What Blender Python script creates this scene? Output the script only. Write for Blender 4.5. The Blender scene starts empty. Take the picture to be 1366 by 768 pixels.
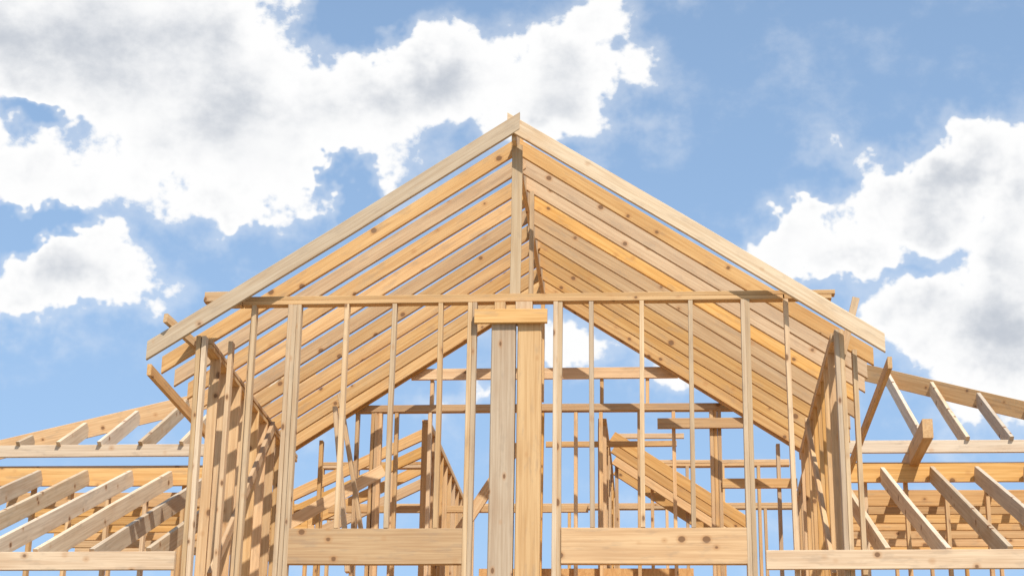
import bpy, math, random
from mathutils import Vector, Matrix
random.seed(7)
H0=1.6
scene=bpy.context.scene
scene.view_settings.view_transform='Standard'
scene.view_settings.look='None'
scene.view_settings.exposure=0

# ---------------------------------------------------------------- helpers
class NT:
    def __init__(s,tree): s.t=tree; s.n=tree.nodes; s.l=tree.links
    def node(s,typ,**k):
        n=s.n.new(typ)
        for a,b in k.items(): setattr(n,a,b)
        return n
    def set(s,sock,v):
        if isinstance(v,bpy.types.NodeSocket): s.l.new(v,sock)
        else: sock.default_value=v
    def math(s,op,a,b=0.0,c=0.0,clamp=False):
        n=s.node('ShaderNodeMath',operation=op); n.use_clamp=clamp
        s.set(n.inputs[0],a); s.set(n.inputs[1],b); s.set(n.inputs[2],c)
        return n.outputs[0]
    def noise(s,vec,scale,detail=3,rough=.5,dist=0.0,out='Fac'):
        n=s.node('ShaderNodeTexNoise'); s.set(n.inputs['Vector'],vec)
        n.inputs['Scale'].default_value=scale; n.inputs['Detail'].default_value=detail
        n.inputs['Roughness'].default_value=rough; n.inputs['Distortion'].default_value=dist
        return n.outputs[out]
    def smooth(s,v,a,b,t0=0.0,t1=1.0):
        n=s.node('ShaderNodeMapRange',interpolation_type='SMOOTHSTEP')
        s.set(n.inputs[0],v)
        for i,x in enumerate((a,b,t0,t1)): n.inputs[i+1].default_value=x
        return n.outputs[0]
    def lin(s,v,a,b,t0=0.0,t1=1.0):
        n=s.node('ShaderNodeMapRange'); s.set(n.inputs[0],v)
        for i,x in enumerate((a,b,t0,t1)): n.inputs[i+1].default_value=x
        return n.outputs[0]
    def mix(s,f,a,b,mode='MIX'):
        n=s.node('ShaderNodeMix',data_type='RGBA',blend_type=mode)
        s.set(n.inputs[0],f)
        s.set(n.inputs[6],a if isinstance(a,bpy.types.NodeSocket) else (*a,1))
        s.set(n.inputs[7],b if isinstance(b,bpy.types.NodeSocket) else (*b,1))
        return n.outputs[2]
    def mapv(s,v,scale,loc=(0,0,0)):
        n=s.node('ShaderNodeMapping'); s.set(n.inputs['Vector'],v)
        n.inputs['Scale'].default_value=scale; n.inputs['Location'].default_value=loc
        return n.outputs[0]

def new_mat(name):
    m=bpy.data.materials.new(name); m.use_nodes=True
    nt=NT(m.node_tree); b=nt.n['Principled BSDF']
    return m,nt,b

def lumber_material():
    m,t,b=new_mat('spruce_lumber')
    bc=t.node('ShaderNodeAttribute',attribute_name='bcoord').outputs['Vector']
    rn=t.node('ShaderNodeAttribute',attribute_name='rnd').outputs['Fac']
    tone=t.node('ShaderNodeAttribute',attribute_name='tone').outputs['Fac']
    grain=t.noise(t.mapv(bc,(1.6,55,55)),1.0,3,.6)
    big=t.noise(t.mapv(bc,(1.1,5,5)),1.0,2,.55)
    g=t.smooth(grain,.30,.70)
    warm=t.mix(g,(.57,.305,.105),(.71,.43,.175))
    pale=t.mix(g,(.55,.405,.26),(.68,.54,.375))
    col=t.mix(tone,warm,pale)
    col=t.mix(t.math('MULTIPLY',t.smooth(big,.50,.74),.38),col,(.45,.235,.085))
    hsv=t.node('ShaderNodeHueSaturation'); t.set(hsv.inputs['Color'],col)
    t.set(hsv.inputs['Value'],t.lin(rn,0,1,.76,1.10))
    t.set(hsv.inputs['Saturation'],t.lin(t.math('FRACT',t.math('MULTIPLY',rn,7.3)),0,1,.84,1.08))
    col=hsv.outputs[0]
    vo=t.node('ShaderNodeTexVoronoi'); t.set(vo.inputs['Vector'],t.mapv(bc,(5.2,10.0,6.0)))
    vo.inputs['Scale'].default_value=1.0
    kd=t.math('ADD',vo.outputs['Distance'],t.math('MULTIPLY',t.math('SUBTRACT',grain,.5),.08))
    sc=t.node('ShaderNodeSeparateColor'); t.set(sc.inputs[0],vo.outputs['Color'])
    pick=t.math('GREATER_THAN',sc.outputs[0],.35)
    rad=t.math('MULTIPLY',t.math('SUBTRACT',sc.outputs[1],.5),.09)
    kd=t.math('ADD',kd,rad)
    halo=t.math('MULTIPLY',t.smooth(kd,.12,.26,1,0),pick)
    core=t.math('MULTIPLY',t.smooth(kd,.09,.14,1,0),pick)
    col=t.mix(t.math('MULTIPLY',halo,.42),col,(.42,.19,.065))
    col=t.mix(t.math('MULTIPLY',core,.8),col,(.15,.07,.03))
    dirt=t.noise(t.mapv(bc,(4,14,14),(9,3,1)),1.0,3,.65)
    col=t.mix(t.math('MULTIPLY',t.smooth(dirt,.52,.70),.28),col,(.28,.21,.15))
    t.set(b.inputs['Base Color'],col)
    b.inputs['Roughness'].default_value=.72
    b.inputs['Specular IOR Level'].default_value=.25
    return m

def osb_material():
    m,t,b=new_mat('osb_sheathing')
    bc=t.node('ShaderNodeAttribute',attribute_name='bcoord').outputs['Vector']
    vo=t.node('ShaderNodeTexVoronoi'); t.set(vo.inputs['Vector'],t.mapv(bc,(28,70,70))); vo.inputs['Scale'].default_value=1
    sc=t.node('ShaderNodeSeparateColor'); t.set(sc.inputs[0],vo.outputs['Color'])
    col=t.mix(sc.outputs[0],(.50,.26,.09),(.62,.36,.14))
    t.set(b.inputs['Base Color'],col); b.inputs['Roughness'].default_value=.8
    return m

def ground_material():
    m,t,b=new_mat('sandy_soil')
    p=t.node('ShaderNodeTexCoord').outputs['Object']
    n1=t.noise(p,.35,5,.6); n2=t.noise(p,6,4,.65); n3=t.noise(p,.03,3)
    col=t.mix(t.smooth(n1,.35,.65),(.36,.27,.18),(.27,.19,.12))
    col=t.mix(t.math('MULTIPLY',n2,.6),col,(.40,.33,.24))
    far=t.smooth(n3,.45,.6)
    col=t.mix(t.math('MULTIPLY',far,.35),col,(.09,.11,.04))
    t.set(b.inputs['Base Color'],col); b.inputs['Roughness'].default_value=.95
    return m

WOOD=lumber_material(); OSB=osb_material(); SOIL=ground_material()

class Part:
    def __init__(s,name,mat): s.name=name; s.mat=mat; s.v=[]; s.f=[]; s.bc=[]; s.r=[]; s.t=[]
parts={}
def part(name,mat=None):
    if name not in parts: parts[name]=Part(name,mat or WOOD)
    return parts[name]

def board(pn,p0,p1,w,d,ref=(0,0,1),tone=None,cut0=0.0,cut1=0.0,jit=.002,mat=None,ch=.003,bow=.005):
    """lumber with centre line p0-p1, thickness w sideways, depth d along ref; ends may be cut on a slant"""
    P=part(pn,mat)
    a=Vector(p0); b=Vector(p1)
    j=lambda: Vector((random.uniform(-jit,jit),random.uniform(-jit,jit),random.uniform(-jit,jit)))
    a=a+j(); b=b+j()
    ax=(b-a); ln=ax.length; ax.normalize()
    rf=Vector(ref); rf=(rf-ax*rf.dot(ax)).normalized(); sd=ax.cross(rf).normalized()
    w=w+random.uniform(-.0007,.0007); d=d+random.uniform(-.0015,.0015)
    hw,hd=w/2,d/2; c=min(ch,hw*.4)
    ring=[(-hw+c,-hd),(hw-c,-hd),(hw,-hd+c),(hw,hd-c),(hw-c,hd),(-hw+c,hd),(-hw,hd-c),(-hw,-hd+c)]
    off=Vector((random.uniform(0,400),random.uniform(0,60),random.uniform(0,60)))
    rv=random.random(); tn=random.uniform(.05,.75) if tone is None else min(1,max(0,tone+random.uniform(-.2,.2)))
    base=len(P.v); n=8
    bw=random.uniform(-bow,bow)*min(ln,4)/2; bd=random.uniform(-bow,bow)*min(ln,4)/2
    segs=[0,.5,1]
    for s_ in segs:
        for (x,y) in ring:
            k=(cut0*y if s_==0 else cut1*y if s_==1 else 0)
            m=1 if s_==.5 else 0
            q=a+ax*(ln*s_+k)+sd*(x+bw*m)+rf*(y+bd*m)
            P.v.append((q.x,q.y,q.z+H0)); P.bc.append((ln*s_+k+off.x,x+off.y,y+off.z)); P.r.append(rv); P.t.append(tn)
    for s_ in range(2):
        for i in range(n):
            k=(i+1)%n; o=base+s_*n
            P.f.append((o+i,o+k,o+n+k,o+n+i))
    P.f.append(tuple(base+i for i in reversed(range(n)))); P.f.append(tuple(base+2*n+i for i in range(n)))

def stud(pn,x,y,z0,z1,w=.038,d=.089,lean=(0,0),tone=None,**k):
    board(pn,(x,y,z0),(x+lean[0],y+lean[1],z1),w,d,ref=(0,1,0),tone=tone,**k)
def hbx(pn,x0,x1,y,z0,z1,d=.038,tone=None,**k):     # horizontal along x, face height z0..z1, thickness d in y
    board(pn,(x0,y,(z0+z1)/2),(x1,y,(z0+z1)/2),d,z1-z0,ref=(0,0,1),tone=tone,**k)
def hby(pn,y0,y1,x,z0,z1,d=.038,tone=None,**k):
    board(pn,(x,y0,(z0+z1)/2),(x,y1,(z0+z1)/2),d,z1-z0,ref=(0,0,1),tone=tone,**k)

FL=2.40
# ---------------------------------------------------------------- gable roof
RZ,EZ,HW=6.785,4.725,3.13
m=(RZ-EZ)/HW; L=math.hypot(1,m); cs,sn=1/L,m/L
def rafter(pn,side,y,depth=.14,z_off=0,x_end=HW,tone=None,th=.038):
    n=Vector((side*sn,0,cs)); a0=Vector((side*.021,y,RZ-m*.021+z_off)); a1=Vector((side*x_end,y,RZ-m*x_end+z_off))
    off=-n*depth/2
    tc=m
    a0=a0+off+Vector((side*cs,0,-sn))*(-depth/2*tc); a1=a1+off+Vector((side*cs,0,-sn))*(-depth/2*tc)
    board(pn,a0,a1,th,depth,ref=n,cut0=-tc,cut1=-tc,tone=tone,jit=.004)
ys=[.32+.401*i for i in range(10)]
for s in (-1,1):
    rafter('fly_rafters',s,-.12,.135,tone=1.0)
    for i,y in enumerate(ys):
        rafter('gable_rafters',s,y+random.uniform(-.014,.014),.128,z_off=random.uniform(-.012,.006),x_end=HW-.03+random.uniform(-.03,.02),tone=random.uniform(-.1,.3))
    rafter('gable_rafters',s,ys[-1]+.05,.14,z_off=-.004,x_end=HW-.03,tone=.2)
hby('ridge_board',-.10,4.05,0,RZ-.21,RZ-.018,tone=.35)
stud('gable_studs',.02,.045,5.207,RZ-.20,w=.089,d=.038,tone=.9)
stud('gable_studs',.075,1.1,5.1,RZ-.20,w=.038,d=.089,tone=.4)
stud('gable_studs',.0,3.9,5.41,RZ-.20,w=.038,d=.089,tone=.4)
# ---------------------------------------------------------------- front gable wall (front face at y=0)
FY=.045
for z0,z1,a,b in ((5.13,5.168,-2.30,2.26),(5.169,5.206,-2.64,2.69)):
    board('front_wall_plates',(a,FY,(z0+z1)/2),(b,FY,(z0+z1)/2),.089,.037,ref=(0,0,1),tone=.05)
board('front_wall_plates',(-2.60,FY,5.149),(-2.31,FY,5.149),.089,.037,tone=.3)
board('front_wall_plates',(2.27,FY,5.149),(2.66,FY,5.149),.089,.037,tone=.3)
hbx('front_wall_plates',-2.62,-2.40,-.035,5.15,5.235,tone=.3)
W='front_wall_studs'
for x in (-1.408,-1.002,-.595,.675,1.082,1.488):
    stud(W,x,FY,3.208,5.13,tone=random.uniform(.4,.9),lean=(random.uniform(-.014,.014),0))
for x in (-1.888,-1.849,-1.811):
    stud(W,x,FY+random.uniform(-.008,.008),FL,5.13,tone=random.uniform(.4,.9))
for x in (-.355,-.316): stud(W,x,FY+random.uniform(-.008,.008),FL,5.13,tone=.7)
for x in (.366,.405): stud(W,x,FY+random.uniform(-.008,.008),FL,5.13,tone=.7)
for x in (1.925,1.964): stud(W,x,FY+random.uniform(-.008,.008),FL,5.13,tone=.7)
stud(W,-2.20,FY,FL,5.13,lean=(.0,0),tone=.6); stud(W,2.30,FY,FL,5.13,lean=(-.02,0),tone=.6)
stud(W,-2.245,FY+.02,FL,5.13,lean=(.04,0),tone=.3)
hbx('window_headers',-1.79,-.336,.03,2.913,3.205,d=.062,tone=.0)
hbx('window_headers',.426,1.905,.03,2.913,3.205,d=.062,tone=.0)
stud('centre_posts',-.066,.03,FL,4.93,w=.200,d=.12,tone=.5,ch=.008)
stud('centre_posts',.152,.040,FL,4.93,w=.200,d=.12,tone=.4,ch=.008)
hbx('centre_posts',-.31,.30,-.052,4.925,5.045,tone=.1)
stud('centre_posts',-.10,.03,4.94,5.125,w=.09,d=.10,tone=.5)
stud('centre_posts',.10,.03,4.94,5.125,w=.14,d=.10,tone=.3)
for x in (-2.66,-2.615): stud('corner_posts',x+.02,FY+random.uniform(-.01,.01),FL,4.86,tone=.6,lean=(-.02,0))
for x in (2.665,2.705): stud('corner_posts',x+.02,FY,FL,4.86,tone=.6,lean=(0,0))
stud('corner_posts',2.83,.1,FL,4.70,tone=.6)
stud('corner_posts',-2.42,.2,FL,4.86,tone=.4)
board('loose_blocks',(-2.90,-.20,4.955),(-2.72,.45,4.86),.038,.080,tone=.5)
board('loose_blocks',(2.70,.12,4.55),(2.86,.02,5.14),.060,.038,ref=(0,1,0),tone=.4)
# ---------------------------------------------------------------- side walls of gable room
for s,x in ((-1,-2.61),(1,2.69)):
    for k,(z0,z1) in enumerate(((4.78,4.818),(4.82,4.857))):
        board('side_wall_plates',(x,.10,(z0+z1)/2),(x,3.95,(z0+z1)/2),.089,.037,tone=.3)
    y=.42
    while y<3.9:
        board('side_wall_studs',(x,y,FL),(x+random.uniform(-.01,.01),y,4.78),.038,.089,ref=(1,0,0),tone=random.uniform(.0,.4)); y+=.4064
    board('side_wall_studs',(x+s*-.065,.5,2.9),(x+s*-.065,2.6,4.8),.089,.038,ref=(1,0,0),tone=.4)
for s in (-1,1):
    hby('subfascia',.25,4.0,s*(HW+.006),RZ-m*(HW)-.130,RZ-m*HW-.03,tone=.3)
# ---------------------------------------------------------------- rear gable wall y~4
RY=4.03
hbx('rear_gable_wall',-1.40,1.42,RY,5.69,5.81,tone=.2)
hbx('rear_gable_wall',-2.0,2.02,RY+.04,5.34,5.415,tone=.1,d=.08)
xs=[-2.35,-1.97,-1.55,-1.18,-.77,-.40,-.02,.36,.62,1.0,1.38,2.1,2.45]
for x in xs:
    z1=5.34 if abs(x)<2 else RZ-m*abs(x)-.2
    stud('rear_gable_wall',x,RY+.05,FL,z1,tone=random.uniform(-.1,.4),lean=(random.uniform(-.015,.015),0))
for x in (-1.80,-1.76,-1.72,1.76,1.80,1.84): stud('rear_gable_wall',x,RY+.05,FL,5.34,tone=.0)
for x in (-1.18,-.4,.62,1.1): stud('rear_gable_wall',x,RY+.05,5.415,5.69,tone=.3)
hbx('rear_gable_wall',1.2,2.15,RY-.03,5.13,5.24,tone=.2)
hbx('rear_gable_wall',1.86,2.62,RY-.01,4.50,4.60,tone=.2)
def wall_x(pn,x0,x1,y,zt,sp=.4064,tone=.1,zb=FL):
    for k in (0,1): board(pn,(x0,y,zt-.019-.039*k),(x1,y,zt-.019-.039*k),.089,.037,tone=tone)
    x=x0+.02
    while x<x1:
        stud(pn,x,y,zb,zt-.078,tone=random.uniform(-.1,.35)); x+=sp
def wall_y(pn,y0,y1,x,zt,sp=.4064,tone=.1,zb=FL):
    for k in (0,1): board(pn,(x,y0,zt-.019-.039*k),(x,y1,zt-.019-.039*k),.089,.037,tone=tone)
    y=y0+.02
    while y<y1:
        board(pn,(x,y,zb),(x,y,zt-.078),.038,.089,ref=(1,0,0),tone=random.uniform(-.1,.35)); y+=sp
wall_y('interior_walls',4.2,8.0,-1.25,5.30)
wall_y('interior_walls',4.2,8.0,.62,5.30)
wall_y('interior_walls',4.2,8.0,2.9,5.25)
wall_x('interior_walls',-2.7,-1.3,6.0,5.30)
wall_x('interior_walls',.7,2.7,6.2,5.36)
wall_x('interior_walls',-3.6,3.6,8.1,5.30,sp=.61)
hbx('interior_walls',-2.6,.4,6.05,4.72,4.80,tone=.2)
hbx('interior_walls',.7,1.5,6.12,5.60,5.66,tone=.3)
hbx('interior_walls',.0,1.4,4.6,5.10,5.16,tone=.3)
board('diagonal_braces',(-.95,4.3,4.0),(-.28,4.3,5.05),.038,.12,tone=.4)
board('diagonal_braces',(-1.9,2.6,5.1),(-1.6,2.6,3.6),.038,.089,ref=(0,1,0),tone=.5)
board('diagonal_braces',(-2.45,3.0,3.9),(-1.6,3.6,4.6),.038,.12,tone=.5)
board('diagonal_braces',(-1.7,1.3,4.6),(-1.52,1.3,3.1),.038,.089,ref=(0,1,0),tone=.5)
# open lean-to rafters of the back rooms
for i in range(4):
    y=5.1+.5*i
    board('rear_roof_rafters',(.70,y,5.35),(2.2,y,4.35),.038,.12,ref=(0,0,1),tone=.0)
for i in range(4):
    y=5.0+.6*i
    board('rear_roof_rafters',(-1.3,y,5.4),(-3.6,y,4.3),.038,.12,ref=(0,0,1),tone=.1)
board('osb_panels',(.45,4.16,FL),(.45,4.16,3.70),2.2,.012,ref=(0,1,0),mat=OSB,bow=0)
# ---------------------------------------------------------------- main house wall, hip roof and lower front roofs
MY=3.95; PZ=4.86; mp=.60
def side_roof(s,x_in,x_out,hx_out):
    lo,hi=(x_out,x_in) if s<0 else (x_in,x_out)
    hbx('eave_boards',lo,hi,MY-.06,PZ-.03,PZ+.10,tone=.9)
    board('main_wall_plates',(lo,MY+.1,PZ-.12),(hi,MY+.1,PZ-.12),.14,.038,tone=.3)
    hbx('eave_boards',lo,hi,MY-.03,PZ-.33,PZ-.14,tone=-.1)
    x=lo+.1
    while x<hi:
        stud('main_wall_studs',x,MY+.1,FL,PZ-.14,tone=random.uniform(-.1,.4)); x+=.4064
    R=2.9
    hp0=Vector((hx_out,MY,PZ+.04)); hp1=Vector((hx_out-s*R,MY+R,PZ+.04+mp*R))
    board('hip_rafters',hp0,hp1,.038,.20,tone=.0)
    k=.35
    while k<R:
        x=hx_out-s*k
        board('jack_rafters',(x,MY-.05,PZ+.10-.03),(x,MY+k,PZ+.04+mp*k),.04,.165,tone=1.2,cut0=-mp,cut1=-mp)
        k+=.44
    ml=.42
    x=x_in+s*.2
    while (x-x_out)*s<0:
        dz=random.uniform(-.01,.01)
        board('porch_rafters',(x,-.02,2.965+dz),(x+random.uniform(-.03,.03),MY-.06,2.965+ml*(MY-.04)+dz),.042,.165,tone=1.2,cut0=-ml,cut1=-ml)
        x+=s*.47
side_roof(-1,-2.72,-5.9,-5.9)
side_roof(1,2.80,6.5,6.45)
hbx('porch_fascia',-5.85,-2.69,-.08,2.85,3.0,tone=.6)
hbx('porch_fascia',2.05,6.5,-.08,2.85,3.0,tone=.6)
for x in (-5.7,6.4): stud('porch_posts',x,0.02,-H0+.02,2.9,w=.14,d=.14,tone=.4)
board('projecting_beam',(3.80,2.85,4.80),(3.80,4.6,4.80),.10,.19,tone=.0)
# ceiling joists of the side wings, running parallel to the front
for a,b in ((-5.8,-2.75),(2.95,6.45)):
    y=4.4
    while y<7.2:
        hbx('ceiling_joists',a,b,y,4.40,4.57,tone=random.uniform(-.2,.2)); y+=.405
    x=a+.25
    while x<b:
        stud('wing_wall_studs',x,7.4,FL,4.95,tone=random.uniform(-.1,.4)); x+=.4064
    hbx('wing_wall_studs',a,b,7.4,4.951,5.03,d=.089,tone=.2)
# ---------------------------------------------------------------- lower storey (mostly below the view)
def first_floor():
    x=-5.7
    while x<=6.4:
        if not (-2.7<x<2.75): stud('lower_storey',x,4.05,-H0+.3,FL-.32,d=.14,tone=.3)
        stud('lower_storey',x,8.1,-H0+.3,FL-.32,d=.14,tone=.3); x+=.4064
    x=-2.6
    while x<=2.75:
        stud('lower_storey',x,.07,-H0+.3,FL-.32,d=.14,tone=.3); x+=.4064
    for x in (-2.62,2.70,-5.7,6.4):
        y=.3 if abs(x)<3 else 4.3
        while y<8.1:
            board('lower_storey',(x,y,-H0+.3),(x,y,FL-.32),.038,.14,ref=(1,0,0),tone=.3); y+=.4064
    for (a,b,y) in ((-2.68,2.76,.07),(-5.75,6.5,8.1),(-5.75,-2.7,4.05),(2.8,6.5,4.05)):
        hbx('lower_storey',a,b,y,FL-.30,FL-.03,tone=.3)
        board('lower_storey',(a,y,FL-.32),(b,y,FL-.32),.14,.038,tone=.3)
        board('foundation_wall',(a,y,-H0+.1),(b,y,-H0+.1),.2,.36,mat=CONC,bow=0,ch=.01)
def concrete():
    m_,t,b=new_mat('concrete'); p=t.node('ShaderNodeTexCoord').outputs['Object']
    t.set(b.inputs['Base Color'],t.mix(t.noise(p,3,6,.6),(.30,.29,.27),(.42,.41,.38))); b.inputs['Roughness'].default_value=.9
    return m_
CONC=concrete()
first_floor()
board('floor_deck',(.05,.02,FL-.012),(.05,4.1,FL-.012),5.45,.022,mat=OSB,bow=0)
board('floor_deck',(.37,4.102,FL-.012),(.37,8.2,FL-.012),12.3,.022,mat=OSB,bow=0)

house=bpy.data.objects.new('wooden_house_frame',None); scene.collection.objects.link(house)
for P in parts.values():
    me=bpy.data.meshes.new(P.name); me.from_pydata(P.v,[],P.f)
    at=me.attributes.new('bcoord','FLOAT_VECTOR','POINT'); at.data.foreach_set('vector',[c for v in P.bc for c in v])
    at=me.attributes.new('rnd','FLOAT','POINT'); at.data.foreach_set('value',P.r)
    at=me.attributes.new('tone','FLOAT','POINT'); at.data.foreach_set('value',P.t)
    me.materials.append(P.mat); me.update()
    o=bpy.data.objects.new(P.name,me); scene.collection.objects.link(o); o.parent=house

me=bpy.data.meshes.new('ground'); S=1500
me.from_pydata([(-S,-S,0),(S,-S,0),(S,S,0),(-S,S,0)],[],[(0,1,2,3)]); me.materials.append(SOIL)
g=bpy.data.objects.new('ground',me); scene.collection.objects.link(g)

# ---------------------------------------------------------------- sun
SUN_EL,SUN_AZ=math.radians(50),math.radians(180-26)   # azimuth clockwise from +Y
sd=Vector((math.sin(SUN_AZ)*math.cos(SUN_EL),math.cos(SUN_AZ)*math.cos(SUN_EL),math.sin(SUN_EL)))
sl=bpy.data.lights.new('sun','SUN'); sl.energy=5.0; sl.angle=math.radians(.5); sl.color=(1,.96,.89)
so=bpy.data.objects.new('sun',sl); so.rotation_euler=sd.to_track_quat('Z','Y').to_euler(); so.location=(10,-20,30); scene.collection.objects.link(so)

# ---------------------------------------------------------------- sky with clouds
w=bpy.data.worlds.new('World'); scene.world=w; w.use_nodes=True
try:
    w.cycles.sampling_method='MANUAL'; w.cycles.sample_map_resolution=256
except Exception: pass
t=NT(w.node_tree); t.n.clear()
out=t.node('ShaderNodeOutputWorld')
sky=t.node('ShaderNodeTexSky',sky_type='NISHITA'); sky.sun_disc=False; sky.sun_elevation=SUN_EL; sky.sun_rotation=SUN_AZ
sky.air_density=1.0; sky.dust_density=1.0; sky.ozone_density=1.0
bg=t.node('ShaderNodeBackground'); t.set(bg.inputs[0],sky.outputs[0]); bg.inputs[1].default_value=.15
dirv=t.node('ShaderNodeTexCoord').outputs['Generated']
sx=t.node('ShaderNodeSeparateXYZ'); t.set(sx.inputs[0],dirv)
az=t.math('MULTIPLY',t.math('ARCTAN2',sx.outputs[0],sx.outputs[1]),57.2958)
el0=t.math('MULTIPLY',t.math('ARCSINE',sx.outputs[2]),57.2958)
azs0=t.math('MULTIPLY',t.math('ADD',az,4.85),.92)
# domain warp gives billowed outlines
wn=t.node('ShaderNodeSeparateColor'); t.set(wn.inputs[0],t.noise(dirv,11,5,.62,0,'Color'))
azs=t.math('ADD',azs0,t.math('MULTIPLY',t.math('SUBTRACT',wn.outputs[0],.5),8.0))
el=t.math('ADD',el0,t.math('MULTIPLY',t.math('SUBTRACT',wn.outputs[1],.5),6.5))
def B(px,v,rx,ry,wt=1.0): return ((px-683)*.0234,19.86+(384-v)*.0234,rx*.0234,ry*.0234,wt)
blobs=[B(120,110,320,170,1.1),B(330,190,290,120,1.05),B(560,150,190,85,1.0),B(735,135,105,90,1.0),B(780,50,80,60,.6),
       B(80,285,160,60,.85),B(330,300,110,55,.75),B(110,410,130,62,1.1),B(200,-60,260,80,.8),B(850,5,90,30,.5),
       B(1200,280,110,70,1.0),B(1070,335,90,38,.9),B(1330,350,110,95,1.0),B(1320,460,170,120,1.05),B(1200,420,120,55,.8),
       B(770,450,110,50,.7),B(900,480,90,40,.65),B(620,530,90,30,.5),B(1500,320,200,180,.8),B(-300,150,300,250,.9)]
holes=[B(30,215,50,18,.6),B(455,262,34,45,.7),B(490,30,70,38,.8),B(45,340,70,22,.6)]
def gauss(bl):
    a=t.math('DIVIDE',t.math('SUBTRACT',azs,bl[0]),bl[2]); b_=t.math('DIVIDE',t.math('SUBTRACT',el,bl[1]),bl[3])
    r=t.math('ADD',t.math('MULTIPLY',a,a),t.math('MULTIPLY',b_,b_))
    return t.math('MULTIPLY',t.math('EXPONENT',t.math('MULTIPLY',r,-1.0)),bl[4])
field=None
for bl in blobs:
    gv=gauss(bl); field=gv if field is None else t.math('SMOOTH_MAX',field,gv,.2)
for bl in holes: field=t.math('SUBTRACT',field,gauss(bl))
elsewhere=t.smooth(t.math('ABSOLUTE',azs),24,34)
gen=t.smooth(wn.outputs[2],.54,.68,0,.8)
field=t.math('ADD',field,t.math('MULTIPLY',elsewhere,gen))
n1=t.noise(t.mapv(dirv,(1,1,1.3),(3,1,2)),24,7,.60)
D=t.math('ADD',field,t.math('MULTIPLY',t.math('SUBTRACT',n1,.5),1.0))
alpha=t.smooth(D,.38,.54)
wisp=t.smooth(D,.12,.50,0,.30)
alpha=t.math('MAXIMUM',alpha,wisp)
thick=t.smooth(D,.60,1.20)
n3=t.noise(t.mapv(dirv,(1,1,1.6),(7,2,5)),9,5,.55)
shade=t.math('MULTIPLY',thick,t.smooth(t.math('ADD',n3,t.math('MULTIPLY',t.math('SUBTRACT',n1,.5),.3)),.36,.64,.18,1.0))
cc=t.mix(shade,(1.0,1.0,1.0),(.56,.60,.665))
cb=t.node('ShaderNodeBackground'); t.set(cb.inputs[0],cc); cb.inputs[1].default_value=1.0
# thin bright summer haze, stronger towards the horizon
hz=t.node('ShaderNodeBackground'); hz.inputs[0].default_value=(.41,.64,.97,1); hz.inputs[1].default_value=1.0
hm=t.node('ShaderNodeMixShader'); t.set(hm.inputs[0],t.lin(el0,10,32,.66,.34)); t.l.new(bg.outputs[0],hm.inputs[1]); t.l.new(hz.outputs[0],hm.inputs[2])
mx=t.node('ShaderNodeMixShader'); t.set(mx.inputs[0],alpha); t.l.new(hm.outputs[0],mx.inputs[1]); t.l.new(cb.outputs[0],mx.inputs[2])
t.l.new(mx.outputs[0],out.inputs[0])

# ---------------------------------------------------------------- camera
pan,pit,roll,f=.0846,.3466,-.0162,2.4478
F=Vector((-math.sin(pan)*math.cos(pit),math.cos(pan)*math.cos(pit),math.sin(pit)))
R=Vector((math.cos(pan),math.sin(pan),0)); U=R.cross(F)
R2=R*math.cos(roll)-U*math.sin(roll); U2=R*math.sin(roll)+U*math.cos(roll)
cd=bpy.data.cameras.new('camera'); co=bpy.data.objects.new('camera',cd); scene.collection.objects.link(co)
M=Matrix((R2,U2,-F)).transposed().to_4x4(); M.translation=Vector((1.2266,-14.4991,H0)); co.matrix_world=M
cd.sensor_width=36; cd.lens=f*1000/1366*36; cd.clip_end=5000
scene.camera=co
